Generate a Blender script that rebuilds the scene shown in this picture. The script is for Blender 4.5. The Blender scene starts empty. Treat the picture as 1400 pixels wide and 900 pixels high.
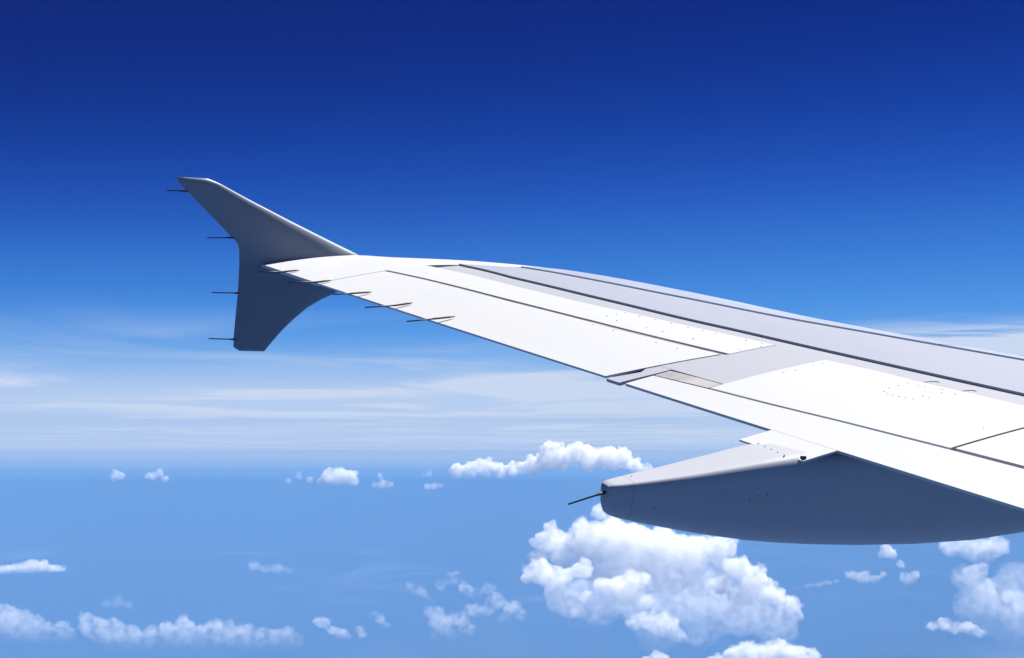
import bpy, math, random
import numpy as np
from mathutils import Matrix, Vector

sc = bpy.context.scene
C = sc.collection
R = math.radians
rng = np.random.default_rng(7)

# ------------------------------------------------------------------ camera
# world: +Y outboard, +X towards the nose, +Z up; origin = the cabin window, 3 km above the sea
PSI, TILT, FPX = R(21.4074), 0.0125, 2694.85
PITCH = 0.066695+TILT
fwd = Vector((math.sin(PSI)*math.cos(PITCH), math.cos(PSI)*math.cos(PITCH), math.sin(PITCH)))
rgt = Vector((math.cos(PSI), -math.sin(PSI), 0))
upv = rgt.cross(fwd)
cd = bpy.data.cameras.new('camera')
cam = bpy.data.objects.new('camera', cd); C.objects.link(cam)
cam.matrix_world = Matrix(((rgt.x, upv.x, -fwd.x, 0), (rgt.y, upv.y, -fwd.y, 0), (rgt.z, upv.z, -fwd.z, 0), (0, 0, 0, 1)))
cd.sensor_width = 36; cd.lens = FPX/1400*36
cd.clip_start = 0.5; cd.clip_end = 2.0e6
sc.camera = cam

# ------------------------------------------------------------------ sun, sky, exposure
SUN = Vector((.46, .03, .885)).normalized()
EL, AZ = math.asin(SUN.z), math.atan2(SUN.x, SUN.y)
sl = bpy.data.lights.new('sun', 'SUN'); sl.energy = 5.0; sl.angle = R(0.53); sl.color = (1.0, .975, .945)
so = bpy.data.objects.new('sun', sl); C.objects.link(so)
so.rotation_euler = SUN.to_track_quat('Z', 'Y').to_euler()
so.location = (0, 0, 60)
sc.view_settings.view_transform = 'Standard'; sc.view_settings.look = 'None'
sc.view_settings.exposure = 1.2; sc.view_settings.gamma = 1.0
EXP = 2**1.2

w = bpy.data.worlds.new('World'); sc.world = w; w.use_nodes = True
nt = w.node_tree; N = nt.nodes; L = nt.links
sky = N.new('ShaderNodeTexSky'); sky.sky_type = 'NISHITA'; sky.sun_disc = False
sky.sun_elevation = EL; sky.sun_rotation = AZ; sky.altitude = 10000; sky.dust_density = 0
# the deep, contrasty blue of the photograph: one colour curve for the whole sky
sep = N.new('ShaderNodeVectorMath'); sep.operation = 'SCALE'; sep.inputs[3].default_value = .1
L.new(sky.outputs[0], sep.inputs[0])
cur = N.new('ShaderNodeRGBCurve')
L.new(sep.outputs[0], cur.inputs['Color'])
def curve(i, pts):
    c = cur.mapping.curves[i]
    while len(c.points) > 2: c.points.remove(c.points[-1])
    c.points[0].location = (0, 0); c.points[1].location = (1, pts[-1][1]/EXP)
    for x, y in pts: c.points.new(x, y/EXP)
curve(0, [(.042, .0008), (.063, .0014), (.084, .0003), (.095, .0018), (.11, .0095), (.131, .028), (.175, .088), (.203, .145), (.298, .23), (.443, .20), (.6, .20)])
curve(1, [(.073, .004), (.109, .009), (.145, .019), (.164, .038), (.189, .076), (.225, .163), (.298, .325), (.341, .40), (.475, .44), (.641, .41), (.8, .41)])
curve(2, [(.118, .055), (.155, .085), (.227, .145), (.294, .24), (.327, .33), (.371, .46), (.431, .62), (.54, .79), (.6, .82), (.74, .79), (.84, .77)])
cur.mapping.update()
bg = N['Background']; bg.inputs[1].default_value = 1.0
L.new(cur.outputs[0], bg.inputs[0])

cy = sc.cycles
sc.render.engine = 'CYCLES'
cy.max_bounces = 22; cy.diffuse_bounces = 4; cy.glossy_bounces = 3; cy.transparent_max_bounces = 16
cy.volume_bounces = 20
cy.use_denoising = True
cy.sample_clamp_indirect = 10

# ------------------------------------------------------------------ helpers
def mesh_obj(name, verts, faces, mat, parent=None, smooth=True, mats=None, idx=None):
    me = bpy.data.meshes.new(name)
    me.from_pydata([tuple(map(float, v)) for v in verts], [], [tuple(int(i) for i in f) for f in faces])
    if mats:
        for m in mats: me.materials.append(m)
    else: me.materials.append(mat)
    if isinstance(smooth, bool): sm = [smooth]*len(me.polygons)
    else: sm = list(smooth)
    me.polygons.foreach_set('use_smooth', sm)
    if idx is not None: me.polygons.foreach_set('material_index', idx)
    me.update()
    o = bpy.data.objects.new(name, me); C.objects.link(o)
    if parent is not None: o.parent = parent
    return o

def empty(name, loc=(0, 0, 0)):
    o = bpy.data.objects.new(name, None); C.objects.link(o); o.location = loc; o.empty_display_size = .3
    return o

def tag(o, label=None, cat=None, group=None, kind=None):
    if label: o['label'] = label
    if cat: o['category'] = cat
    if group: o['group'] = group
    if kind: o['kind'] = kind
    return o

def mat(name):
    m = bpy.data.materials.new(name); m.use_nodes = True
    return m, m.node_tree, m.node_tree.nodes, m.node_tree.links

def paint(name, col, rough=.35, dirt=.08, dirtcol=(.25, .24, .23), scale=(1.2, .35, 1.2), metal=0.0, coat=0.0, grain=.02, spec=.5):
    m, t, n, l = mat(name); b = n['Principled BSDF']
    tc = n.new('ShaderNodeTexCoord'); mp = n.new('ShaderNodeMapping'); mp.inputs['Scale'].default_value = scale
    l.new(tc.outputs['Object'], mp.inputs[0])
    nz = n.new('ShaderNodeTexNoise'); nz.inputs['Scale'].default_value = 2.2; nz.inputs['Detail'].default_value = 7; nz.inputs['Roughness'].default_value = .62
    l.new(mp.outputs[0], nz.inputs['Vector'])
    cr = n.new('ShaderNodeValToRGB'); cr.color_ramp.elements[0].position = .47; cr.color_ramp.elements[1].position = .78
    cr.color_ramp.elements[1].color = (dirt,)*3 + (1,); cr.color_ramp.elements[0].color = (0, 0, 0, 1)
    l.new(nz.outputs[0], cr.inputs[0])
    n2 = n.new('ShaderNodeTexNoise'); n2.inputs['Scale'].default_value = 34; n2.inputs['Detail'].default_value = 4
    l.new(mp.outputs[0], n2.inputs['Vector'])
    mx = n.new('ShaderNodeMix'); mx.data_type = 'RGBA'; mx.inputs[6].default_value = (*col, 1); mx.inputs[7].default_value = (*dirtcol, 1)
    l.new(cr.outputs[0], mx.inputs[0])
    m2 = n.new('ShaderNodeMix'); m2.data_type = 'RGBA'; m2.blend_type = 'MULTIPLY'; m2.inputs[0].default_value = 1
    gr = n.new('ShaderNodeMapRange'); gr.inputs[3].default_value = 1-grain*2; gr.inputs[4].default_value = 1+grain*2
    l.new(n2.outputs[0], gr.inputs[0]); l.new(mx.outputs[2], m2.inputs[6]); l.new(gr.outputs[0], m2.inputs[7])
    l.new(m2.outputs[2], b.inputs['Base Color'])
    rr = n.new('ShaderNodeMapRange'); rr.inputs[3].default_value = rough-.06; rr.inputs[4].default_value = rough+.1
    l.new(nz.outputs[0], rr.inputs[0]); l.new(rr.outputs[0], b.inputs['Roughness'])
    bp = n.new('ShaderNodeBump'); bp.inputs['Strength'].default_value = .06; bp.inputs['Distance'].default_value = .004
    n3 = n.new('ShaderNodeTexNoise'); n3.inputs['Scale'].default_value = 1.6; n3.inputs['Detail'].default_value = 2
    l.new(mp.outputs[0], n3.inputs['Vector']); l.new(n3.outputs[0], bp.inputs['Height']); l.new(bp.outputs[0], b.inputs['Normal'])
    b.inputs['Metallic'].default_value = metal; b.inputs['Specular IOR Level'].default_value = spec; b.inputs['Coat Weight'].default_value = coat
    return m

M_white = paint('white_paint', (.395, .405, .42), .42, .18, (.30, .295, .295))
M_flap = paint('white_flap_paint', (.395, .405, .42), .42, .16, (.33, .32, .32))
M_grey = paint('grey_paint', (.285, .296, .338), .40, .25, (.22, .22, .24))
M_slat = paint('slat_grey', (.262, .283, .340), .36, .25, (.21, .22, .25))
M_nose = paint('slat_leading_edge_metal', (.33, .38, .47), .34, .2, (.30, .33, .4), metal=.35)
M_bare = paint('grimy_bare_panel', (.30, .295, .30), .45, 1.0, (.10, .098, .105), scale=(1.0, 2.2, 1))
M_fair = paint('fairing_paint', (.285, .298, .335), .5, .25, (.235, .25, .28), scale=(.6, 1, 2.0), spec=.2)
M_fence = paint('fence_paint_shaded', (.145, .166, .208), .36, .06, (.15, .165, .19), spec=.35)  # white paint darkened evenly: the fence's shade is put into its base colour
M_under = paint('underside_paint', (.28, .285, .30), .5, .3)
M_dark = paint('dark_sealant', (.022, .024, .032), .7, .3, (.05, .05, .05))
M_rod = paint('discharger_black', (.018, .018, .022), .5, .2, (.06, .06, .06))
M_dot = paint('fastener_painted', (.17, .17, .18), .5, .2)
M_screw = paint('fastener_dark', (.26, .26, .27), .5, .2)

# ------------------------------------------------------------------ wing geometry (metres)
ZC = (0.0010476511476065647, 0.2277163175789969, -2.184815824840678)
XW = 13.2
CH_Y = [4.0, 7, 8, 9, 10, 11, 12, 13, 13.6, 14, 14.4, 14.8, 15, 15.2, 15.436]
CH_C = [3.70, 3.14, 2.955, 2.77, 2.56, 2.355, 2.18, 2.09, 2.05, 2.02, 1.95, 1.80, 1.66, 1.42, 1.14]
HT = np.array([0, .1, .2, .3, .4, .5, .6, .7, .8, .85, .9, .94, .97, .99, 1])
HH = np.array([0, .016, .031, .044, .0545, .062, .067, .068, .064, .0595, .052, .043, .032, .019, 0])
def basis(c):
    x = np.clip(1-c, 0, 2)
    return np.stack([np.sqrt(x)*(1-x), x*(1-x), x**2*(1-x), x**3*(1-x), x**4*(1-x)], -1)
HCO = np.linalg.lstsq(basis(HT), HH, rcond=None)[0]
_yy = np.linspace(3.5, 15.6, 600)
_cc = np.interp(_yy, CH_Y, CH_C)
_k = np.ones(25)/25
_cs = np.convolve(np.pad(_cc, 12, mode='reflect', reflect_type='odd'), _k, 'valid')
def chord(Y): return np.interp(Y, _yy, _cs)
def xte(Y): return XW-(6.13+(Y-4.8)*.299)
def twist(Y): return .09-.08*np.clip((Y-12.5)/2.936, 0, 1)**2
def surf(s, Y):
    """point of the wing surface: s 0..1 upper side from trailing to leading edge, 1..2 back along the underside"""
    s = np.asarray(s, float); Y = np.asarray(Y, float)
    c = np.where(s <= 1, s, 2-s); ch = chord(Y)
    hu = basis(c) @ HCO*1.1
    x = np.clip(1-c, 0, 1)
    hl = -.125*np.sqrt(x)*(1-x) - .022/ch*(1-c**6)
    hh = np.where(s <= 1, hu, hl)
    return np.stack([xte(Y)+c*ch, Y+0*c, ZC[0]*Y*Y+ZC[1]*Y+ZC[2]+twist(Y)*c*ch+hh*ch], -1)
def surfn(s, Y):
    e = 1e-3
    s = np.asarray(s, float)
    a = surf(s+e, Y)-surf(s-e, Y); b = surf(s, Y+e*3)-surf(s, Y-e*3)
    n = np.cross(a, b); return n/np.linalg.norm(n, axis=-1, keepdims=True)

def ev(f, x):
    if callable(f): return f(x)
    if isinstance(f, (list, tuple)): return np.interp(x, [p[0] for p in f], [p[1] for p in f])
    return f+0*x

def patch(name, material, parent, s0, s1, Y0, Y1, off=.0, depth=.03, ns=24, ny=40, svals=None):
    """a panel lying on the wing surface with real edges; s0/s1 may vary along Y, Y0/Y1 along s"""
    v = np.linspace(0, 1, ny+1)
    u = np.linspace(0, 1, ns+1)
    U, V = np.meshgrid(u, v, indexing='ij')
    ya = ev(Y0, 0*u); yb = ev(Y1, 0*u)
    Yg = None; S = None
    Yg = ev(Y0, U*0)+0*V; Yg = Yg*(1-V)+(ev(Y1, U*0)+0*V)*V
    for _ in range(4):
        a, b = ev(s0, Yg), ev(s1, Yg)
        if svals is None: S = a+(b-a)*U
        else: S = a+(b-a)*np.interp(U, np.linspace(0, 1, len(svals)), svals)
        Yg = ev(Y0, S)*(1-V)+ev(Y1, S)*V
    P = surf(S, Yg); Nn = surfn(S, Yg)
    if isinstance(off, tuple): off = (off[0]+(off[1]-off[0])*np.clip(U/off[2], 0, 1))[..., None]
    T = P+Nn*off; Bm = P+Nn*(off-depth)
    n1, n2 = T.shape[:2]
    vt = T.reshape(-1, 3); vb = Bm.reshape(-1, 3)
    k = lambda i, j: i*n2+j
    F = [(k(i, j), k(i+1, j), k(i+1, j+1), k(i, j+1)) for i in range(n1-1) for j in range(n2-1)]
    nt_ = len(F); sm = [True]*nt_
    o = len(vt)
    F += [(o+k(i, j), o+k(i, j+1), o+k(i+1, j+1), o+k(i+1, j)) for i in range(n1-1) for j in range(n2-1)]; sm += [True]*nt_
    ring = [k(i, 0) for i in range(n1)]+[k(n1-1, j) for j in range(1, n2)]+[k(i, n2-1) for i in range(n1-2, -1, -1)]+[k(0, j) for j in range(n2-2, 0, -1)]
    base = 2*o; m = len(ring)
    vs = np.concatenate([vt, vb, vt[ring], vb[ring]])
    for i in range(m):
        j = (i+1) % m
        F.append((base+i, base+m+i, base+m+j, base+j)); sm.append(False)
    return mesh_obj(name, vs, F, material, parent, smooth=sm)

wing = empty('airplane_wing', (8.0, 5.0, -1.0))
tag(wing, 'white and grey airliner wing with raised arrow-shaped wingtip fence, seen from the cabin', 'airplane wing')
W0 = wing.matrix_world
def adopt(o):  # children keep world coordinates
    o.parent = wing
    o.matrix_parent_inverse = Matrix.Translation((-8.0, -5.0, 1.0))
    return o
# the aircraft's own attitude: nose and wing a touch higher than its drawn axes
wing.matrix_world = Matrix.Rotation(TILT, 4, rgt) @ Matrix.Translation((8.0, 5.0, -1.0))
def wp(name, m, *a, **k): return adopt(patch(name, m, None, *a, **k))

YR = 4.2          # inboard end, well outside the frame
# inner structure, seen only as the dark bottom of the gaps, and the underside skin
wp('spar_box', M_dark, .045, 1.0, YR, 15.40, off=-.022, depth=.004, ns=50, ny=90)
wp('lower_skin', M_under, 1.0, 1.965, YR, 15.42, off=-.002, depth=.006, ns=50, ny=90)

TE = -.008
yend = lambda c: 14.602+0*c
# aileron and the skins around it
wp('aileron', M_white, TE, [(11.2, .297), (11.8, .293), (12.5, .289), (13.2, .281), (14.6, .277)], lambda s: 11.362-.125*np.clip(s/.3, 0, 1), 14.603, off=0, depth=.015, ns=30, ny=60)
wp('seal_strip', M_bare, [(11.2, .3025), (12.42, .2975), (12.44, .2955), (14.57, .2835)], [(11.2, .3085), (12.42, .3015), (12.44, .2975), (14.57, .2855)], 11.205, 14.56, off=-.006, depth=.012, ns=2, ny=40)
bound = [(11.19, .456), (11.55, .455), (12.15, .447), (12.48, .441), (12.62, .431), (12.9, .4265), (13.57, .425), (14.01, .437), (14.37, .447), (14.58, .459)]
wp('upper_skin_panel', M_white, [(11.2, .3145), (12.42, .305), (12.5, .303), (13.2, .296), (14.56, .292)], bound, lambda s: 11.20+.0*s, 14.606, off=.002, depth=.03, ns=16, ny=70)
wp('wingtip_skin', M_white, TE, .4575, 14.606, 15.425, off=.002, depth=.026, ns=40, ny=30)
sv = np.concatenate([np.linspace(0, .30, 16), .30+.14*np.sin(np.linspace(0, np.pi/2, 12))[1:], .44+.56*(1-np.cos(np.linspace(0, np.pi/2, 16)))[1:]])
wp('wingtip_leading_edge', M_white, .4575, 1.7, [(0, 14.606), (.4575, 14.606), (.49, 14.585), (.553, 14.52), (.70, 14.25), (1.0, 14.0), (2, 14.0)], 15.425, off=.002, depth=.02, ns=80, ny=30,
   svals=np.linspace(0, 1, 81))
srear = [(YR, .44), (9.5, .4785), (10.0, .4835), (10.5, .490), (11.06, .4965), (11.65, .503), (12.29, .502), (13.0, .501), (13.8, .508), (14.37, .543), (14.5, .556)]
sskin = [(y, c-(.0045 if y > 14 else .007)) for y, c in srear]
# grey painted skin ahead of the spoilers and beside the aileron
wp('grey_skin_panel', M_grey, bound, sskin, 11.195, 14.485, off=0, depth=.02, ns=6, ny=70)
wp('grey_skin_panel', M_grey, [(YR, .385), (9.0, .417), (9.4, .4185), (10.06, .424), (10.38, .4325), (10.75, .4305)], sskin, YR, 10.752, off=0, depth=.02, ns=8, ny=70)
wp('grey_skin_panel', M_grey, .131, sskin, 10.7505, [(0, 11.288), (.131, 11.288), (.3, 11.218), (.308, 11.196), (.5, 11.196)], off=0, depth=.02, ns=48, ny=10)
wp('grey_edge_strip', M_grey, -.018, .1315, [(0, 11.205), (.08, 11.190), (.131, 11.186)], [(-.02, 11.325), (.0, 11.318), (.075, 11.270), (.088, 11.306), (.14, 11.284)], off=-.001, depth=.022, ns=12, ny=6)
wp('access_panel', M_bare, [(10.74, .0925), (11.18, .0765)], [(10.75, .1355), (11.18, .1235)], 10.762, 11.176, off=-.003, depth=.016, ns=6, ny=10)
# spoilers
sprear = [(YR, .165), (8.66, .1300), (9.07, .1255), (9.8, .1125), (10.3, .099), (10.75, .0895)]
sprear2 = [(YR, .172), (8.66, .1340), (9.07, .1290)]
spfront = [(YR, .381), (9.0, .4135), (9.4, .415), (10.06, .4205), (10.38, .429), (10.75, .427)]
wp('spoiler', M_white, sprear, spfront, 9.106, 10.744, off=.003, depth=.02, ns=20, ny=40)
wp('spoiler', M_white, sprear2, spfront, 7.30, 9.086, off=.003, depth=.02, ns=20, ny=40)
wp('spoiler', M_white, sprear2, spfront, 5.50, 7.28, off=.003, depth=.02, ns=20, ny=40)
# flap with its little aft extension over the fairing
flapfront = [(YR, .1585), (8.66, .1235), (9.07, .1190), (9.8, .1065), (10.3, .092), (10.73, .0835), (11.18, .0690)]
wp('flap', M_flap, -.013, flapfront, YR, 11.165, off=0, depth=.018, ns=16, ny=90)
wp('flap_extension', M_flap, -.094, -.0115, 9.473, 9.954, off=-.0008, depth=.012, ns=8, ny=8)
# slats
srear = [(YR, .44), (9.5, .4785), (10.0, .4835), (10.5, .490), (11.06, .4965), (11.65, .503), (12.29, .502), (13.0, .501), (13.8, .508), (14.37, .543), (14.5, .556)]
sfront = [(YR, .90), (9.0, .826), (10.26, .802), (10.71, .794), (11.19, .781), (11.68, .759), (12.24, .744), (12.85, .719), (13.55, .705), (14.3, .698)]
send = [(0, 14.50), (.553, 14.497), (.586, 14.40), (.70, 14.225), (1, 13.98), (2, 13.98)]
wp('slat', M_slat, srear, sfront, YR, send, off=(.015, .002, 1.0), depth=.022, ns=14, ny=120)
sf2 = [(y, c+.007) for y, c in sfront]
n1 = wp('slat_leading_edge', M_nose, sf2, 1.6, YR, 10.79, off=(.012, 0, .3), depth=.015, ns=70, ny=60)
n2 = wp('slat_leading_edge', M_nose, sf2, 1.6, 10.80, send, off=(.012, 0, .3), depth=.015, ns=70, ny=60)

# fasteners and latch marks, at their chord fraction and span
FA = [(.365, 12.417), (.401, 12.424), (.43, 12.417), (.432, 12.285), (.435, 12.147), (.437, 12.008), (.439, 11.867), (.438, 11.737), (.438, 11.629), (.351, 12.282), (.354, 12.014), (.356, 11.876), (.357, 11.614),
      (.358, 11.235), (.42, 11.223), (.44, 11.39), (.444, 11.273), (.28, 10.688), (.311, 10.676), (.371, 10.698), (.395, 10.689)]
FB = [(.312, 10.039), (.304, 9.994), (.336, 10.066), (.366, 10.078), (.393, 10.078), (.302, 9.956), (.303, 9.913), (.303, 9.872), (.31, 9.835), (.339, 9.846), (.334, 9.796), (.39, 9.762), (.381, 9.826), (.393, 10.011),
      (.394, 9.967), (.404, 9.878), (.249, 9.225), (.36, 14.35), (.59, 14.62), (.30, 12.9), (.275, 12.3), (.272, 12.1), (.268, 11.7), (.262, 11.5)]
def disc(c, Y, r, off, faces, verts, k=8):
    p = surf(c, Y); n = surfn(c, Y); a = np.cross(n, [0, 1, 0]); a /= np.linalg.norm(a); b = np.cross(n, a)
    o = len(verts)
    for i in range(k):
        t = 2*math.pi*i/k
        verts.append(p+n*off+r*(a*math.cos(t)+b*math.sin(t)))
    for i in range(k):
        t = 2*math.pi*i/k
        verts.append(p+n*(off-.006)+r*1.1*(a*math.cos(t)+b*math.sin(t)))
    faces.append(tuple(o+i for i in range(k))[::-1])
    for i in range(k): faces.append((o+i, o+(i+1) % k, o+k+(i+1) % k, o+k+i))
vv, ff = [], []
for i, (c, y) in enumerate(FA+FB): disc(c, y, (.0062, .0045, .0053)[i % 3] if i < 38 else .003, .005, ff, vv)
f = adopt(mesh_obj('fastener', vv, ff, M_screw)); f['kind'] = 'stuff'
def strip(pts, wdt, off, name, m):
    v, F = [], []
    for i, (c, y) in enumerate(pts):
        p = surf(c, y)+surfn(c, y)*off
        q = surf(*pts[min(i+1, len(pts)-1)])-surf(*pts[max(i-1, 0)]); q /= np.linalg.norm(q)
        s_ = np.cross(surfn(c, y), q)*wdt
        v += [p-s_, p+s_, p+s_-surfn(c, y)*.008, p-s_-surfn(c, y)*.008]
    for i in range(len(pts)-1):
        a = 4*i; b = a+4
        F += [(a, a+1, b+1, b), (a+1, a+2, b+2, b+1), (a+3, a, b, b+3)]
    F += [(0, 1, 2, 3), (len(v)-4, len(v)-1, len(v)-2, len(v)-3)]
    return adopt(mesh_obj(name, v, F, m, smooth=False))
strip([(.4225, 10.05), (.437, 10.046), (.447, 10.03), (.4475, 10.005)], .0035, .004, 'latch_mark', M_screw)
strip([(.4165, 9.795), (.431, 9.79), (.441, 9.775), (.4415, 9.75)], .0035, .004, 'latch_mark', M_screw)

# ------------------------------------------------------------------ static dischargers
def tube(pts, rad, verts, faces, k=8):
    pts = [np.array(p, float) for p in pts]; o = len(verts)
    for i, p in enumerate(pts):
        q = pts[min(i+1, len(pts)-1)]-pts[max(i-1, 0)]; q = q/np.linalg.norm(q)
        a = np.cross(q, [0, .3, 1]); a /= np.linalg.norm(a); b = np.cross(q, a)
        for j in range(k):
            t = 2*math.pi*j/k; verts.append(p+rad[i]*(a*math.cos(t)+b*math.sin(t)))
    for i in range(len(pts)-1):
        for j in range(k):
            faces.append((o+i*k+j, o+i*k+(j+1) % k, o+(i+1)*k+(j+1) % k, o+(i+1)*k+j))
    faces.append(tuple(o+j for j in range(k))[::-1]); faces.append(tuple(o+(len(pts)-1)*k+j for j in range(k)))
def discharger(front, mid, end, parent_fn, r=.0055, name='static_discharger'):
    front, mid, end = map(np.array, (front, mid, end))
    v, F = [], []
    tube([mid, mid+(end-mid)*.5, end], [r*1.15, r, r*.85], v, F)
    rod = parent_fn(mesh_obj(name, v, F, M_rod, smooth=True))
    v, F = [], []
    d = front-mid
    tube([mid-d*.25, mid, mid+d*.3, mid+d*.75, front], [r*1.1, r*1.3, r*1.4, r*1.35, r*.6], v, F)
    return rod, (v, F)
def attach(o, par):
    o.parent = par; o.matrix_parent_inverse = Matrix.Translation((-8.0, -5.0, 1.0))
    return o
for (Y, fr, md, en) in [(15.022, (4.087, 1.490), (3.951, 1.475), (3.768, 1.473)), (14.574, (4.22, 1.375), (4.104, 1.362), (3.873, 1.358)),
                        (14.069, (4.387, 1.250), (4.25, 1.240), (4.086, 1.232)), (13.602, (4.554, 1.139), (4.436, 1.122), (4.192, 1.104)), (13.09, (4.699, 1.008), (4.556, .993), (4.34, .973))]:
    rod, (v, F) = discharger((fr[0], Y, fr[1]+.010), (md[0], Y, md[1]+.006), (en[0], Y, en[1]), adopt)
    b = mesh_obj('mount', v, F, M_rod); b.parent = rod; b.matrix_parent_inverse = Matrix.Identity(4)

# ------------------------------------------------------------------ wingtip fence
def lean(z): return 15.45-.15*(z-1.62)
FT = [(2.236, 3.190), (2.20, 3.191), (1.975, 3.441), (1.737, 3.695), (1.69, 3.708), (1.569, 3.715), (1.348, 3.713), (.98, 3.694), (.914, 3.697), (.884, 3.746)][::-1]
FL = [(2.243, 3.418), (2.209, 3.520), (2.094, 3.763), (1.93, 4.133), (1.796, 4.446), (1.69, 4.70), (1.62, 4.83), (1.54, 4.84), (1.45, 4.70), (1.367, 4.517), (1.316, 4.408), (1.242, 4.288), (1.138, 4.171), (1.048, 4.083), (.958, 4.008), (.884, 3.951)][::-1]
zs = np.unique(np.concatenate([np.linspace(.884, 2.240, 60), [z for z, _ in FT if z < 2.24]]))
xt = np.interp(zs, [a for a, _ in FT], [b for _, b in FT]); xl = np.interp(zs, [a for a, _ in FL], [b for _, b in FL])
NC = 34; uu = (1-np.cos(np.linspace(0, np.pi, NC)))/2      # 0 trailing edge .. 1 leading edge
v, F, sm = [], [], []
for z, a, b in zip(zs, xt, xl):
    ch = b-a
    x = 1-uu
    th = 5*(.2969*np.sqrt(x)-.126*x-.3516*x**2+.2843*x**3-.1015*x**4)*(.115 if z > 1.5 else .095)*ch+.004
    fade = min(1, (2.244-z)/.012+.15, (z-.880)/.012+.15)
    th = th*max(fade, .15)
    th[-1] = 0.001
    for s_ in (-1, 1):
        for u_, t_ in zip(uu, th):
            v.append((a+u_*ch, lean(z)+s_*t_+.02, z+s_*t_*.15))
row = 2*NC
for i in range(len(zs)-1):
    for j in range(NC-1):
        a = i*row+j; F.append((a, a+row, a+row+1, a+1))
        a = i*row+NC+j; F.append((a, a+1, a+row+1, a+row))
    a = i*row; F.append((a, a+NC, a+row+NC, a+row)); a = i*row+NC-1; F.append((a, a+row, a+row+NC, a+NC))
for i in (0, len(zs)-1):
    for j in range(NC-1):
        a = i*row+j; F.append((a, a+1, a+NC+1, a+NC))
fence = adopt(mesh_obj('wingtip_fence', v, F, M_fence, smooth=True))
me = fence.data
import bmesh
bm = bmesh.new(); bm.from_mesh(me); bmesh.ops.remove_doubles(bm, verts=bm.verts, dist=.0003); bmesh.ops.recalc_face_normals(bm, faces=bm.faces)
for e in bm.edges: e.smooth = not (len(e.link_faces) == 2 and e.calc_face_angle(0) > R(50))
bm.to_mesh(me); bm.free()

for (za, xa, zb, xb) in [(2.131, 3.107, 2.132, 3.262), (1.773, 3.444, 1.782, 3.66), (1.342, 3.499, 1.345, 3.722), (.976, 3.491, .975, 3.715)]:
    v, F = [], []
    tube([(xb+.01, lean(zb)+.02, zb), (xb-.045, lean(zb)+.02, zb), (xb-.05, lean(zb)+.02, zb), (xa, lean(za)+.02, za)], [.0085, .0080, .0055, .0045], v, F)
    o = mesh_obj('static_discharger', v, F, M_rod); o.parent = fence; o.matrix_parent_inverse = Matrix.Identity(4)

# ------------------------------------------------------------------ flap track fairing
PH = R(13.0); cu = np.array([0, math.cos(PH), math.sin(PH)]); cw = np.array([0, -math.sin(PH), math.cos(PH)])
XS = np.array([4.345, 4.350, 4.360, 4.382, 4.42, 4.4785, 4.4801, 4.60, 4.80, 5.0, 5.2, 5.4, 5.6, 5.9, 6.3, 6.7, 7.1, 7.6, 8.1, 8.5])
HW = np.interp(XS, [4.345, 4.362, 4.40, 4.73, 5.4, 6.2, 7.2, 8.1, 8.5], [.050, .062, .078, .140, .238, .25, .24, .15, .06])
CZ = np.interp(XS, [4.345, 4.362, 4.40, 4.73, 5.2, 5.4, 5.6, 6.3, 7.1, 8.1, 8.5], [-.130, -.117, -.109, -.052, .040, .078, .088, .13, .20, .22, .18])
BZ = np.interp(XS, [4.345, 4.351, 4.364, 4.40, 4.606, 4.913, 5.226, 5.546, 5.873, 6.353, 6.648, 6.95, 7.6, 8.1, 8.5], [-.258, -.284, -.304, -.318, -.358, -.409, -.448, -.469, -.481, -.480, -.468, -.447, -.32, -.12, .08])
def fairing_ring(x, hw, cz, bz, K=56, grow=0.0):
    cy_ = 9.713; pts = []
    hgt = (cz-(bz+.02))/math.cos(PH)  # local height
    for k in range(K):
        t = 2*math.pi*k/K
        c_, s_ = math.cos(t), math.sin(t)
        n_ = 7.0 if s_ > 0 else 3.6
        a = math.copysign(abs(c_)**(2/n_), c_); b = math.copysign(abs(s_)**(2/n_), s_)
        wv = b*.5*hgt-.5*hgt
        lat = a*hw*(1-.22*max(0, -wv/hgt-.25))
        p = np.array([x, cy_, cz])+cu*(lat*(1+grow))+cw*(wv*(1+grow))
        pts.append(p)
    return pts
def loft(rings, name, m, cap0=True, cap1=True):
    v = [p for r in rings for p in r]; K = len(rings[0]); F = []
    for i in range(len(rings)-1):
        for k in range(K):
            F.append((i*K+k, i*K+(k+1) % K, (i+1)*K+(k+1) % K, (i+1)*K+k))
    if cap0: F.append(tuple(range(K)))
    if cap1: F.append(tuple((len(rings)-1)*K+k for k in range(K))[::-1])
    o = mesh_obj(name, v, F, m)
    bm = bmesh.new(); bm.from_mesh(o.data); bmesh.ops.recalc_face_normals(bm, faces=bm.faces)
    for e in bm.edges: e.smooth = not (len(e.link_faces) == 2 and e.calc_face_angle(0) > R(55))
    bm.to_mesh(o.data); bm.free()
    return adopt(o)
i0 = 6
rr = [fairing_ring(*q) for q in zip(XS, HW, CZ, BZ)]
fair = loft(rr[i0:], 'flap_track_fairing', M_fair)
cap = loft(rr[:i0], 'tail_cap', M_fair); cap.parent = fair; cap.matrix_parent_inverse = Matrix.Identity(4)
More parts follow.
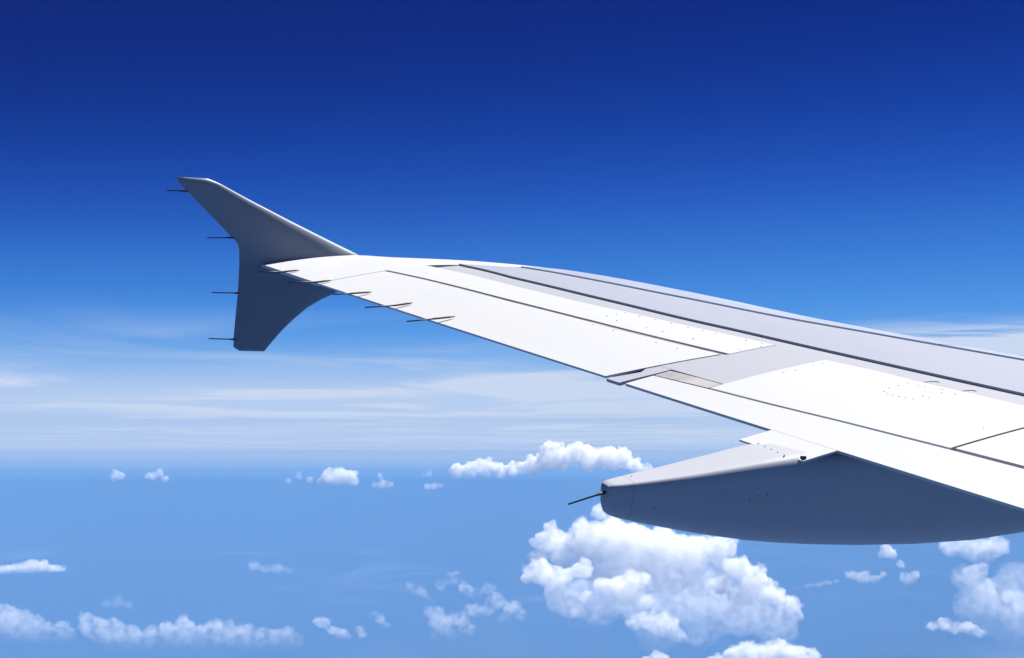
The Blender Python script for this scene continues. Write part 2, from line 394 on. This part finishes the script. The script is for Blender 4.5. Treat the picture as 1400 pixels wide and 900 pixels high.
# hinge bracket below the flap extension
def box_part(name, lo, hi, m, par=None):
    (x0, y0, z0), (x1, y1, z1) = lo, hi
    v = [(x, y, z) for x in (x0, x1) for y in (y0, y1) for z in (z0, z1)]
    F = [(0, 1, 3, 2), (4, 6, 7, 5), (0, 4, 5, 1), (2, 3, 7, 6), (0, 2, 6, 4), (1, 5, 7, 3)]
    o = mesh_obj(name, v, F, m, smooth=False)
    mod = o.modifiers.new('b', 'BEVEL'); mod.width = .004; mod.segments = 2
    return o
br = box_part('hinge_bracket', (5.432, 9.480, .006), (5.450, 9.56, .026), M_dark)
br.parent = fair; br.matrix_parent_inverse = Matrix.Identity(4)
vv, ff = [], []
def fdot(x, lat, side=False, r=.0042):
    hw = np.interp(x, XS, HW); cz = np.interp(x, XS, CZ); bz = np.interp(x, XS, BZ)
    if side:
        p = np.array([x, 9.713, cz])-cu*hw*.995+cw*lat; n = -cu
    else:
        p = np.array([x, 9.713, cz])+cu*lat; n = cw
    a = np.array([1., 0, 0]); b = np.cross(n, a); o = len(vv)
    for k in range(8):
        t = 2*math.pi*k/8; vv.append(p+n*.0035+r*(a*math.cos(t)+b*math.sin(t)))
    for k in range(8):
        t = 2*math.pi*k/8; vv.append(p-n*.006+r*(a*math.cos(t)+b*math.sin(t)))
    ff.append(tuple(o+k for k in range(8)))
    for k in range(8): ff.append((o+k, o+(k+1) % 8, o+8+(k+1) % 8, o+8+k))
for lat in (.20, .125, .05, -.025, -.10, -.175): fdot(5.345, lat)
fdot(4.51, .02)
for x, l_ in [(4.98, -.12), (5.08, -.06), (5.14, -.2), (5.19, -.19), (5.24, -.19), (4.6, -.16), (5.0, -.14)]: fdot(x, l_, True, .0030)
o = mesh_obj('fastener', vv, ff, M_dot); o.parent = fair; o.matrix_parent_inverse = Matrix.Identity(4); o['kind'] = 'stuff'
v, F = [], []
tube([(4.36, 9.71, -.164), (4.30, 9.71, -.182), (4.29, 9.71, -.185), (4.129, 9.71, -.232)], [.009, .008, .0055, .0045], v, F)
o = mesh_obj('static_discharger', v, F, M_rod); o.parent = fair; o.matrix_parent_inverse = Matrix.Identity(4)

# ------------------------------------------------------------------ sea
H = 3000.0
m, t_, n, l = mat('sea_water'); b = n['Principled BSDF']
b.inputs['Specular IOR Level'].default_value = .25; b.inputs['Roughness'].default_value = .35; b.inputs['IOR'].default_value = 1.33
tc = n.new('ShaderNodeTexCoord'); nz = n.new('ShaderNodeTexNoise'); nz.inputs['Scale'].default_value = .00012; nz.inputs['Detail'].default_value = 6
l.new(tc.outputs['Object'], nz.inputs['Vector'])
mx = n.new('ShaderNodeMix'); mx.data_type = 'RGBA'; mx.inputs[6].default_value = (.005, .034, .11, 1); mx.inputs[7].default_value = (.018, .08, .21, 1)
l.new(nz.outputs[0], mx.inputs[0]); l.new(mx.outputs[2], b.inputs['Base Color'])
Ls = 9.0e5
v = [(x, y, -H) for x in (-Ls, Ls) for y in (-Ls, Ls)]
tag(mesh_obj('sea', v, [(0, 2, 3, 1)], m, smooth=False), kind='structure')

# ------------------------------------------------------------------ haze
HAZE_TOP = 150.0
m, t_, n, l = mat('haze_air')
n.remove(n['Principled BSDF'])
pv = n.new('ShaderNodeVolumePrincipled'); pv.inputs['Color'].default_value = (.188, .395, .695, 1)
pv.inputs['Density'].default_value = 1/20000; pv.inputs['Anisotropy'].default_value = 0.0
l.new(pv.outputs[0], n['Material Output'].inputs['Volume'])
Lh = 4.0e5
v = [(x, y, z) for x in (-Lh, Lh) for y in (-Lh, Lh) for z in (-H-1, HAZE_TOP)]
hz = mesh_obj('haze', v, [(0, 1, 3, 2), (4, 6, 7, 5), (0, 4, 5, 1), (2, 3, 7, 6), (0, 2, 6, 4), (1, 5, 7, 3)], m, smooth=False)
tag(hz, kind='stuff')

# ------------------------------------------------------------------ cirrus deck, far out above the haze
m, t_, n, l = mat('cirrus_ice')
n.remove(n['Principled BSDF'])
tc = n.new('ShaderNodeTexCoord'); mp = n.new('ShaderNodeMapping'); mp.inputs['Rotation'].default_value = (0, 0, PSI)
l.new(tc.outputs['Object'], mp.inputs[0])
def noise(scale, xyz, detail=6, rough=.55, dist=0.0):
    q = n.new('ShaderNodeMapping'); q.inputs['Scale'].default_value = xyz; l.new(mp.outputs[0], q.inputs[0])
    z = n.new('ShaderNodeTexNoise'); z.inputs['Scale'].default_value = scale; z.inputs['Detail'].default_value = detail
    z.inputs['Roughness'].default_value = rough; z.inputs['Distortion'].default_value = dist; l.new(q.outputs[0], z.inputs['Vector']); return z
def rng_(src, a, b, c=0., d=1., mode='SMOOTHSTEP'):
    z = n.new('ShaderNodeMapRange'); z.interpolation_type = mode; z.inputs[1].default_value = a; z.inputs[2].default_value = b
    z.inputs[3].default_value = c; z.inputs[4].default_value = d; l.new(src, z.inputs[0]); return z
def mul(a, b, op='MULTIPLY'):
    z = n.new('ShaderNodeMath'); z.operation = op; z.use_clamp = False
    for i, x in enumerate((a, b)):
        if isinstance(x, (int, float)): z.inputs[i].default_value = x
        else: l.new(x, z.inputs[i])
    return z
ln = n.new('ShaderNodeVectorMath'); ln.operation = 'LENGTH'; l.new(tc.outputs['Object'], ln.inputs[0])
wisp = noise(1/3600., (.75, .55, 1), 6, .5, 1.2)
big = noise(1/15000., (.6, .7, 1), 4, .5)
w1 = rng_(wisp.outputs[0], .40, .74); b1 = rng_(big.outputs[0], .32, .56)
near = rng_(ln.outputs[1], 15000, 25000); far = mul(rng_(ln.outputs[1], 17500, 33000, .0, .70).outputs[0], rng_(ln.outputs[1], 45000, 230000, 1.0, .03).outputs[0])
a1 = mul(mul(mul(w1.outputs[0], b1.outputs[0]).outputs[0], near.outputs[0]).outputs[0], rng_(ln.outputs[1], 34000, 90000, 1.0, .15).outputs[0])
huge = noise(1/42000., (.28, 1, 1), 3, .5)
a2 = mul(far.outputs[0], rng_(huge.outputs[0], .34, .66, .55, 1.0).outputs[0])
# one denser patch off the nose side, beyond the wing root
PX_, PY_ = 21500*math.sin(PSI+math.atan(720/FPX)), 21500*math.cos(PSI+math.atan(720/FPX))
ds = n.new('ShaderNodeVectorMath'); ds.operation = 'DISTANCE'; l.new(tc.outputs['Object'], ds.inputs[0]); ds.inputs[1].default_value = (PX_, PY_, 1500)
pt = rng_(ds.outputs[1], 800, 4200, 1., 0.)
pn = rng_(noise(1/1300., (.7, 1, 1), 6, .55, .4).outputs[0],   .30, .52)
a3 = mul(mul(pt.outputs[0], pn.outputs[0]).outputs[0], .8)
al = mul(mul(mul(a1.outputs[0], .55).outputs[0], a2.outputs[0], 'ADD').outputs[0], a3.outputs[0], 'ADD')
al2 = n.new('ShaderNodeClamp'); al2.inputs['Max'].default_value = .8; l.new(al.outputs[0], al2.inputs[0])
tr = n.new('ShaderNodeBsdfTransparent'); tl = n.new('ShaderNodeBsdfTranslucent'); tl.inputs[0].default_value = (.235, .255, .285, 1)
mx = n.new('ShaderNodeMixShader'); l.new(al2.outputs[0], mx.inputs[0]); l.new(tr.outputs[0], mx.inputs[1]); l.new(tl.outputs[0], mx.inputs[2])
l.new(mx.outputs[0], n['Material Output'].inputs['Surface'])
ZCIR = 1500.0
v, F = [], []
K = 96; radii = [11500, 20000, 30000, 60000, 150000, 380000]
for rr_ in radii:
    for k in range(K):
        a = 2*math.pi*k/K; v.append((rr_*math.cos(a), rr_*math.sin(a), ZCIR))
for i in range(len(radii)-1):
    for k in range(K): F.append((i*K+k, i*K+(k+1) % K, (i+1)*K+(k+1) % K, (i+1)*K+k))
tag(mesh_obj('cirrus', v, F, m, smooth=False), 'thin streaky veil of white high cloud along the horizon', kind='stuff')

# thin broken mist lying low over the sea, beneath the cumulus
m, t_, n, l = mat('low_mist_vapour'); n.remove(n['Principled BSDF'])
tc = n.new('ShaderNodeTexCoord'); mp = n.new('ShaderNodeMapping'); mp.inputs['Rotation'].default_value = (0, 0, PSI)
l.new(tc.outputs['Object'], mp.inputs[0])
z1 = rng_(noise(1/1500., (.9, .28, 1), 7, .6, .8).outputs[0], .46, .72); z2 = rng_(noise(1/7000., (.8, .4, 1), 3, .5).outputs[0], .40, .62)
al = mul(mul(z1.outputs[0], z2.outputs[0]).outputs[0], .42)
tr = n.new('ShaderNodeBsdfTransparent'); tl = n.new('ShaderNodeBsdfDiffuse'); tl.inputs[0].default_value = (.55, .55, .55, 1)
mx = n.new('ShaderNodeMixShader'); l.new(al.outputs[0], mx.inputs[0]); l.new(tr.outputs[0], mx.inputs[1]); l.new(tl.outputs[0], mx.inputs[2])
l.new(mx.outputs[0], n['Material Output'].inputs['Surface'])
Lm = 70000
v = [(x, y, -1500) for x in (-Lm, Lm) for y in (-Lm, Lm)]
tag(mesh_obj('low_mist', v, [(0, 2, 3, 1)], m, smooth=False), 'faint broken mist over the sea', kind='stuff')

# ------------------------------------------------------------------ cumulus clouds
from mathutils import noise as mn
def aim(px, py, d):
    """point at distance d (metres) in the direction given on the 1400 x 900 view grid"""
    r_ = fwd+rgt*((px-700)/FPX)+upv*((450-py)/FPX)
    return np.array(r_.normalized())*d
def cloud_mat(name, unit, dens, fade, wispy, col):
    m, t_, n, l = mat(name); n.remove(n['Principled BSDF'])
    tc = n.new('ShaderNodeTexCoord')
    nz = n.new('ShaderNodeTexNoise'); nz.inputs['Scale'].default_value = 1/(11*unit); nz.inputs['Detail'].default_value = 4; nz.inputs['Roughness'].default_value = .6
    l.new(tc.outputs['Object'], nz.inputs['Vector'])
    mr = n.new('ShaderNodeMapRange'); mr.interpolation_type = 'SMOOTHSTEP'; mr.inputs[1].default_value = .34+.12*wispy; mr.inputs[2].default_value = .56+.06*wispy
    mr.inputs[3].default_value = .35*(1-wispy); mr.inputs[4].default_value = 1.0
    l.new(nz.outputs[0], mr.inputs[0])
    sx = n.new('ShaderNodeSeparateXYZ'); l.new(tc.outputs['Object'], sx.inputs[0])
    # cloud thins out towards its evaporating base
    fz = n.new('ShaderNodeMapRange'); fz.interpolation_type = 'SMOOTHSTEP'; fz.inputs[1].default_value = fade[0]*unit; fz.inputs[2].default_value = fade[1]*unit
    fz.inputs[3].default_value = 0.0; fz.inputs[4].default_value = 1.0
    l.new(sx.outputs['Z'], fz.inputs[0])
    a = n.new('ShaderNodeMath'); a.operation = 'MULTIPLY'; l.new(mr.outputs[0], a.inputs[0]); l.new(fz.outputs[0], a.inputs[1])
    b = n.new('ShaderNodeMath'); b.operation = 'MULTIPLY'; l.new(a.outputs[0], b.inputs[0]); b.inputs[1].default_value = dens/unit
    pv = n.new('ShaderNodeVolumePrincipled'); pv.inputs['Color'].default_value = (*col, 1); pv.inputs['Anisotropy'].default_value = .0
    l.new(b.outputs[0], pv.inputs['Density'])
    l.new(pv.outputs[0], n['Material Output'].inputs['Volume'])
    return m
def vor(p): return mn.voronoi(p)[0][0]
def lobe(name, puffs, dist, seed=0, dens=.10, fade=(-30, -5), wispy=.55, vox=1.65, kids=8, squash=.85, amp=1.0, cell=20., col=(.955, .957, .96), ref=None, skirt=0.):
    """one billowing body; puffs = (x, y, radius[, depth factor]) on the view grid, dist in metres"""
    rnd = random.Random(seed); unit = dist/FPX
    bm = bmesh.new()
    cen = ref if ref is not None else np.mean([aim(p[0], p[1], dist) for p in puffs], 0)
    def ball(c, r, sub=2):
        bmesh.ops.create_icosphere(bm, subdivisions=sub, radius=1, matrix=Matrix.Translation(Vector(c)-Vector(cen)) @ Matrix.Diagonal((r, r, r*squash, 1)))
    for p in puffs:
        dd = dist*(p[3] if len(p) > 3 else 1); c = aim(p[0], p[1], dd); r = p[2]*dd/FPX
        ball(c, r*.92)
        if skirt:
            ball(Vector(c)-Vector((0, 0, skirt*r)), r*1.05); ball(Vector(c)-Vector((rnd.uniform(-.5, .5)*r, 0, 1.7*skirt*r)), r*.8)
        for _ in range(kids):
            a = rnd.uniform(0, 2*math.pi); e = math.asin(rnd.uniform(-.35, 1.0))
            o = np.array([math.cos(a)*math.cos(e), math.sin(a)*math.cos(e), math.sin(e)*squash])
            r1 = r*rnd.uniform(.26, .46); c1 = c+o*r*rnd.uniform(.72, .95)
            ball(c1, r1)
            for _ in range(2):
                a = rnd.uniform(0, 2*math.pi); e = math.asin(rnd.uniform(-.2, 1.0))
                o2 = np.array([math.cos(a)*math.cos(e), math.sin(a)*math.cos(e), math.sin(e)])
                ball(c1+o2*r1*.85, r1*rnd.uniform(.3, .5), 1)
    me = bpy.data.meshes.new(name); bm.to_mesh(me); bm.free()
    tmp = bpy.data.objects.new('tmp', me); C.objects.link(tmp)
    md = tmp.modifiers.new('r', 'REMESH'); md.mode = 'VOXEL'; md.voxel_size = vox*unit
    m2 = bpy.data.meshes.new_from_object(tmp.evaluated_get(bpy.context.evaluated_depsgraph_get()))
    bpy.data.objects.remove(tmp); bpy.data.meshes.remove(me)
    nv = len(m2.vertices)
    co = np.empty(nv*3); m2.vertices.foreach_get('co', co); co = co.reshape(-1, 3)
    no = np.empty(nv*3); m2.vertex_normals.foreach_get('vector', no); no = no.reshape(-1, 3)
    out = np.empty(nv); off = Vector((seed*3.7, seed*1.3, 0)); q = co/unit/cell
    for i in range(nv):
        p = Vector(q[i])+off
        p = p+mn.noise_vector(p*1.3)*.25
        out[i] = .34*(.5-vor(p))+.22*(.5-vor(p*2.2))+.14*(.5-vor(p*4.6))+(.07*(.5-vor(p*9.3)) if vox < 3 else 0)+.05*mn.noise(p*3)
    co += no*(out*unit*cell*amp)[:, None]
    m2.vertices.foreach_set('co', co.ravel()); m2.polygons.foreach_set('use_smooth', [True]*len(m2.polygons)); m2.update()
    m2.materials.clear(); m2.materials.append(cloud_mat('cloud_vapour', unit, dens, fade, wispy, col))
    m2.name = name
    o = bpy.data.objects.new(name, m2); C.objects.link(o); o.location = cen
    return o
def cloud(label, lobes, dist, group=None, **kw):
    """a cloud of one body, or an Empty parenting several lobes"""
    if len(lobes) == 1:
        d = dict(kw); d.update(lobes[0][1]); o = lobe('cumulus_cloud', lobes[0][0], dist, **d)
        return tag(o, label, 'cloud', group)
    ref = np.mean([aim(p[0], p[1], dist) for p in lobes[0][0]], 0)
    root = empty('cumulus_cloud', ref); tag(root, label, 'cloud', group)
    for pf, d0 in lobes:
        d = dict(kw); d.update(d0); dm = d.pop('dm', 1.0)
        o = lobe('cloud_lobe', pf, dist*dm, **d)
        o.parent = root; o.matrix_parent_inverse = Matrix.Translation(Vector(-ref))
    return root
cloud('largest cloud, towering bright white cumulus below the flap track fairing', [
    ([(753, 740, 24), (735, 762, 15), (770, 762, 22), (813, 742, 38), (860, 744, 40), (905, 756, 38), (950, 756, 32), (987, 748, 24), (944, 778, 26), (990, 775, 18), (880, 790, 32), (830, 786, 26), (915, 800, 24), (955, 806, 20), (820, 701, 12), (800, 722, 16), (840, 714, 14)], dict(seed=3, dm=1.06, fade=(-78, 2))),
    ([(742, 786, 24), (720, 792, 12), (768, 790, 18), (795, 780, 17), (850, 805, 26), (822, 800, 15), (806, 818, 14), (877, 826, 18), (870, 795, 18), (900, 838, 12), (760, 806, 14)], dict(seed=8, dm=.95, fade=(-44, 6))),
    ([(1008, 776, 20), (1030, 795, 24), (1015, 815, 18), (1050, 815, 20), (1075, 830, 20), (1090, 842, 12), (1052, 840, 15), (985, 800, 18), (1000, 835, 12)], dict(seed=12, dm=.98, fade=(-48, 8))),
    ([(905, 855, 22), (925, 868, 16), (885, 848, 18), (868, 850, 14), (950, 880, 10)], dict(seed=14, dm=.93, fade=(-28, 10), dens=.06)),
    ([(790, 838, 12), (812, 850, 10), (760, 828, 9), (835, 840, 10)], dict(seed=15, dm=.95, fade=(-20, 0), dens=.05)),
    ([(860, 800, 62), (940, 812, 62), (1010, 835, 48), (780, 815, 42), (1060, 858, 34), (960, 860, 34), (900, 870, 34), (1000, 780, 30), (820, 830, 34), (960, 800, 40)], dict(seed=21, dm=1.10, fade=(-95, 0), dens=.016, wispy=.6, kids=3, vox=4)),
    ], 5200)
cloud('long white cumulus bank on the horizon behind the fairing tail tip', [
    ([(625, 643, 11), (645, 640, 12), (662, 638, 13), (682, 642, 11), (703, 639, 11), (716, 638, 10), (728, 634, 13), (749, 613, 12), (745, 628, 13), (763, 622, 17), (785, 615, 13), (806, 624, 17), (831, 622, 16), (852, 624, 14), (868, 635, 10), (884, 638, 7)], dict(seed=5, fade=(-27, -6), skirt=.4))], 6000, cell=12, vox=1.4, dens=.2)
BANK = 'pale cumulus bank along the bottom left'
cloud('pale cumulus bank cut by the bottom left edge of the view', [
    ([(-8, 838, 17), (12, 842, 17), (28, 848, 15), (44, 856, 15), (64, 862, 12), (84, 861, 14), (98, 866, 10)], dict(seed=6))], 11500, dens=.055, fade=(-30, 8), cell=15, vox=1.8, skirt=.9, wispy=.55, group=BANK)
cloud('long low pale cumulus bank with a ragged crest, lower left of the wing', [
    ([(118, 846, 12), (135, 853, 13), (152, 858, 15), (166, 864, 12), (184, 867, 13), (204, 867, 13), (228, 860, 13), (251, 856, 16), (275, 863, 13), (298, 858, 15), (316, 862, 13), (334, 864, 14), (354, 869, 12), (375, 868, 12), (393, 867, 12), (408, 873, 8)], dict(seed=9))], 11500, dens=.055, fade=(-30, 8), cell=15, vox=1.8, skirt=.9, wispy=.55, group=BANK)
SM = dict(cell=7, vox=1.0, fade=(-13, 1), dens=.16, kids=7, skirt=.5, wispy=.5)
cloud('compact bright puff below the wingtip fence, just under the horizon', [([(450, 649, 11), (463, 648, 12), (477, 652, 12), (440, 657, 7), (468, 660, 8), (484, 656, 7)], dict(seed=31))], 8200, **SM)
cloud('faint wisp of cloud touching the left of the compact bright puff', [([(408, 648, 5), (394, 658, 5), (424, 655, 5)], dict(seed=32, dens=.07))], 11500, **{k: x for k, x in SM.items() if k != 'dens'})
cloud('tiny pale puff midway between the compact puff and the long horizon bank', [([(523, 661, 7), (534, 663, 5), (520, 650, 4), (512, 662, 4)], dict(seed=33))], 11500, **{**SM, 'dens': .1})
cloud('tiny rounded puff on the far left horizon', [([(158, 647, 6), (165, 649, 5), (154, 654, 4)], dict(seed=34))], 9500, **SM)
cloud('small slanting puff on the horizon, second from the left edge', [([(218, 645, 5), (209, 649, 6), (226, 654, 5), (201, 651, 3)], dict(seed=35))], 9500, **{**SM, 'dens': .14})
cloud('smallest faint fleck left of the long horizon bank', [([(587, 646, 5), (579, 648, 3)], dict(seed=36))], 13000, **{**SM, 'dens': .07})
cloud('faint flat fleck just under the left end of the long horizon bank', [([(594, 663, 6), (584, 664, 5), (602, 663, 4)], dict(seed=37))], 12000, squash=.5, **{**SM, 'dens': .09})
cloud('isolated lens-shaped white cloud at the left edge', [([(45, 771, 9), (34, 773, 9), (57, 773, 9), (23, 776, 8), (69, 777, 7), (10, 778, 7), (80, 779, 5), (-4, 780, 6)], dict(seed=38, squash=.7, fade=(-12, 4), dens=.12, wispy=.5)),
    ([(40, 778, 26), (10, 779, 24), (70, 778, 22)], dict(seed=39, squash=.28, fade=(-12, 3), dens=.04, kids=2, wispy=.6))], 8000, cell=9, vox=1.4)
cloud('very faint low cloud above the long low bank, left of centre', [([(346, 774, 9), (362, 778, 8), (378, 778, 10), (394, 781, 7)], dict(seed=40))], 15500, cell=9, vox=1.6, fade=(-14, 2), dens=.045, wispy=.5)
cloud('barely visible cloud just above the crest of the long low bank', [([(146, 826, 8), (160, 824, 10), (176, 828, 7)], dict(seed=41))], 17500, cell=9, vox=1.6, fade=(-14, 2), dens=.03, wispy=.5)
cloud('pale two-humped puff right of the long low bank', [([(442, 853, 10), (434, 850, 7), (454, 862, 8), (466, 868, 10), (474, 874, 7)], dict(seed=42))], 10500, cell=9, vox=1.5, fade=(-16, 0), dens=.09)
cloud('small round pale puff between two larger pale puffs at the bottom', [([(491, 861, 7), (495, 869, 7)], dict(seed=43))], 11500, cell=8, vox=1.4, fade=(-14, 0), dens=.07)
cloud('faint leaning puff, rightmost of the low pale puffs left of the hazy wisps', [([(511, 839, 6), (520, 847, 8), (529, 856, 7)], dict(seed=44))], 13000, cell=8, vox=1.4, fade=(-18, 0), dens=.06)
cloud('wide patch of hazy pinkish wisps left of the largest cloud', [
    ([(592, 838, 14), (604, 852, 18), (628, 846, 13), (596, 868, 10), (640, 862, 12), (620, 870, 12)], dict(seed=51)),
    ([(636, 806, 12), (620, 790, 12), (650, 812, 10), (604, 800, 10), (575, 812, 12), (560, 802, 8), (590, 822, 8), (668, 806, 10)], dict(seed=52, dens=.03)),
    ([(680, 822, 14), (700, 832, 14), (665, 836, 12), (712, 842, 10), (648, 836, 12), (690, 848, 12)], dict(seed=53, dens=.045))], 10500, cell=14, vox=2.2, fade=(-22, 4), dens=.05, wispy=.7)
cloud('white cumulus crest rising at the bottom edge right of the largest cloud', [([(1005, 897, 16), (1026, 896, 20), (1050, 893, 20), (1066, 890, 18), (1088, 896, 18), (1108, 902, 14), (980, 904, 12)], dict(seed=55))], 6500, cell=14, vox=2.0, fade=(-24, -4), dens=.14)
cloud('small white tip of cloud at the bottom edge below the largest cloud', [([(896, 899, 11), (884, 903, 8), (908, 902, 8)], dict(seed=56))], 7000, cell=9, vox=1.5, fade=(-18, -6), dens=.14)
cloud('small bright puff peeking out right under the middle of the fairing', [([(1212, 751, 9), (1220, 757, 7), (1205, 757, 5)], dict(seed=57))], 6500, **SM)
cloud('tiny fleck just below the puff peeking out under the fairing', [([(1231, 769, 5), (1234, 774, 3)], dict(seed=58))], 8000, **{**SM, 'dens': .12})
cloud('ragged triangular scrap of pale cloud right of the stretched wisp', [([(1243, 789, 8), (1252, 785, 6), (1236, 786, 6), (1240, 797, 6)], dict(seed=59))], 10000, **{**SM, 'dens': .08})
cloud('stretched pale wisp between the largest cloud and the ragged scrap', [([(1165, 787, 10), (1180, 790, 12), (1195, 794, 9), (1208, 786, 6)], dict(seed=60)),
    ([(1090, 804, 5), (1104, 801, 6), (1118, 799, 7), (1132, 797, 6), (1144, 795, 5)], dict(seed=61, squash=.6, dens=.04))], 10500, cell=9, vox=1.5, fade=(-14, 2), dens=.06, wispy=.5)
cloud('tall pinkish-white cumulus at the right edge under the fairing end', [
    ([(1330, 750, 24), (1300, 748, 18), (1360, 748, 20), (1345, 765, 14)], dict(seed=62, dm=1.08, fade=(-28, 8), dens=.06)),
    ([(1336, 782, 15), (1330, 796, 14), (1345, 802, 16), (1352, 820, 16), (1362, 834, 14), (1342, 832, 12)], dict(seed=63, fade=(-40, 10), dens=.055)),
    ([(1385, 818, 16), (1400, 830, 20), (1380, 842, 16), (1398, 858, 18)], dict(seed=64, fade=(-36, 10), dens=.05)),
    ([(1276, 856, 9), (1290, 854, 12), (1306, 860, 11), (1324, 860, 12), (1340, 866, 9)], dict(seed=65, dm=.95, fade=(-18, 2), dens=.08)),
    ([(1370, 820, 44), (1385, 862, 38), (1330, 830, 32), (1320, 790, 24), (1390, 790, 30)], dict(seed=66, dm=1.1, fade=(-80, 10), dens=.016, wispy=.6, kids=3, vox=4))], 7600, cell=14, vox=2.0)
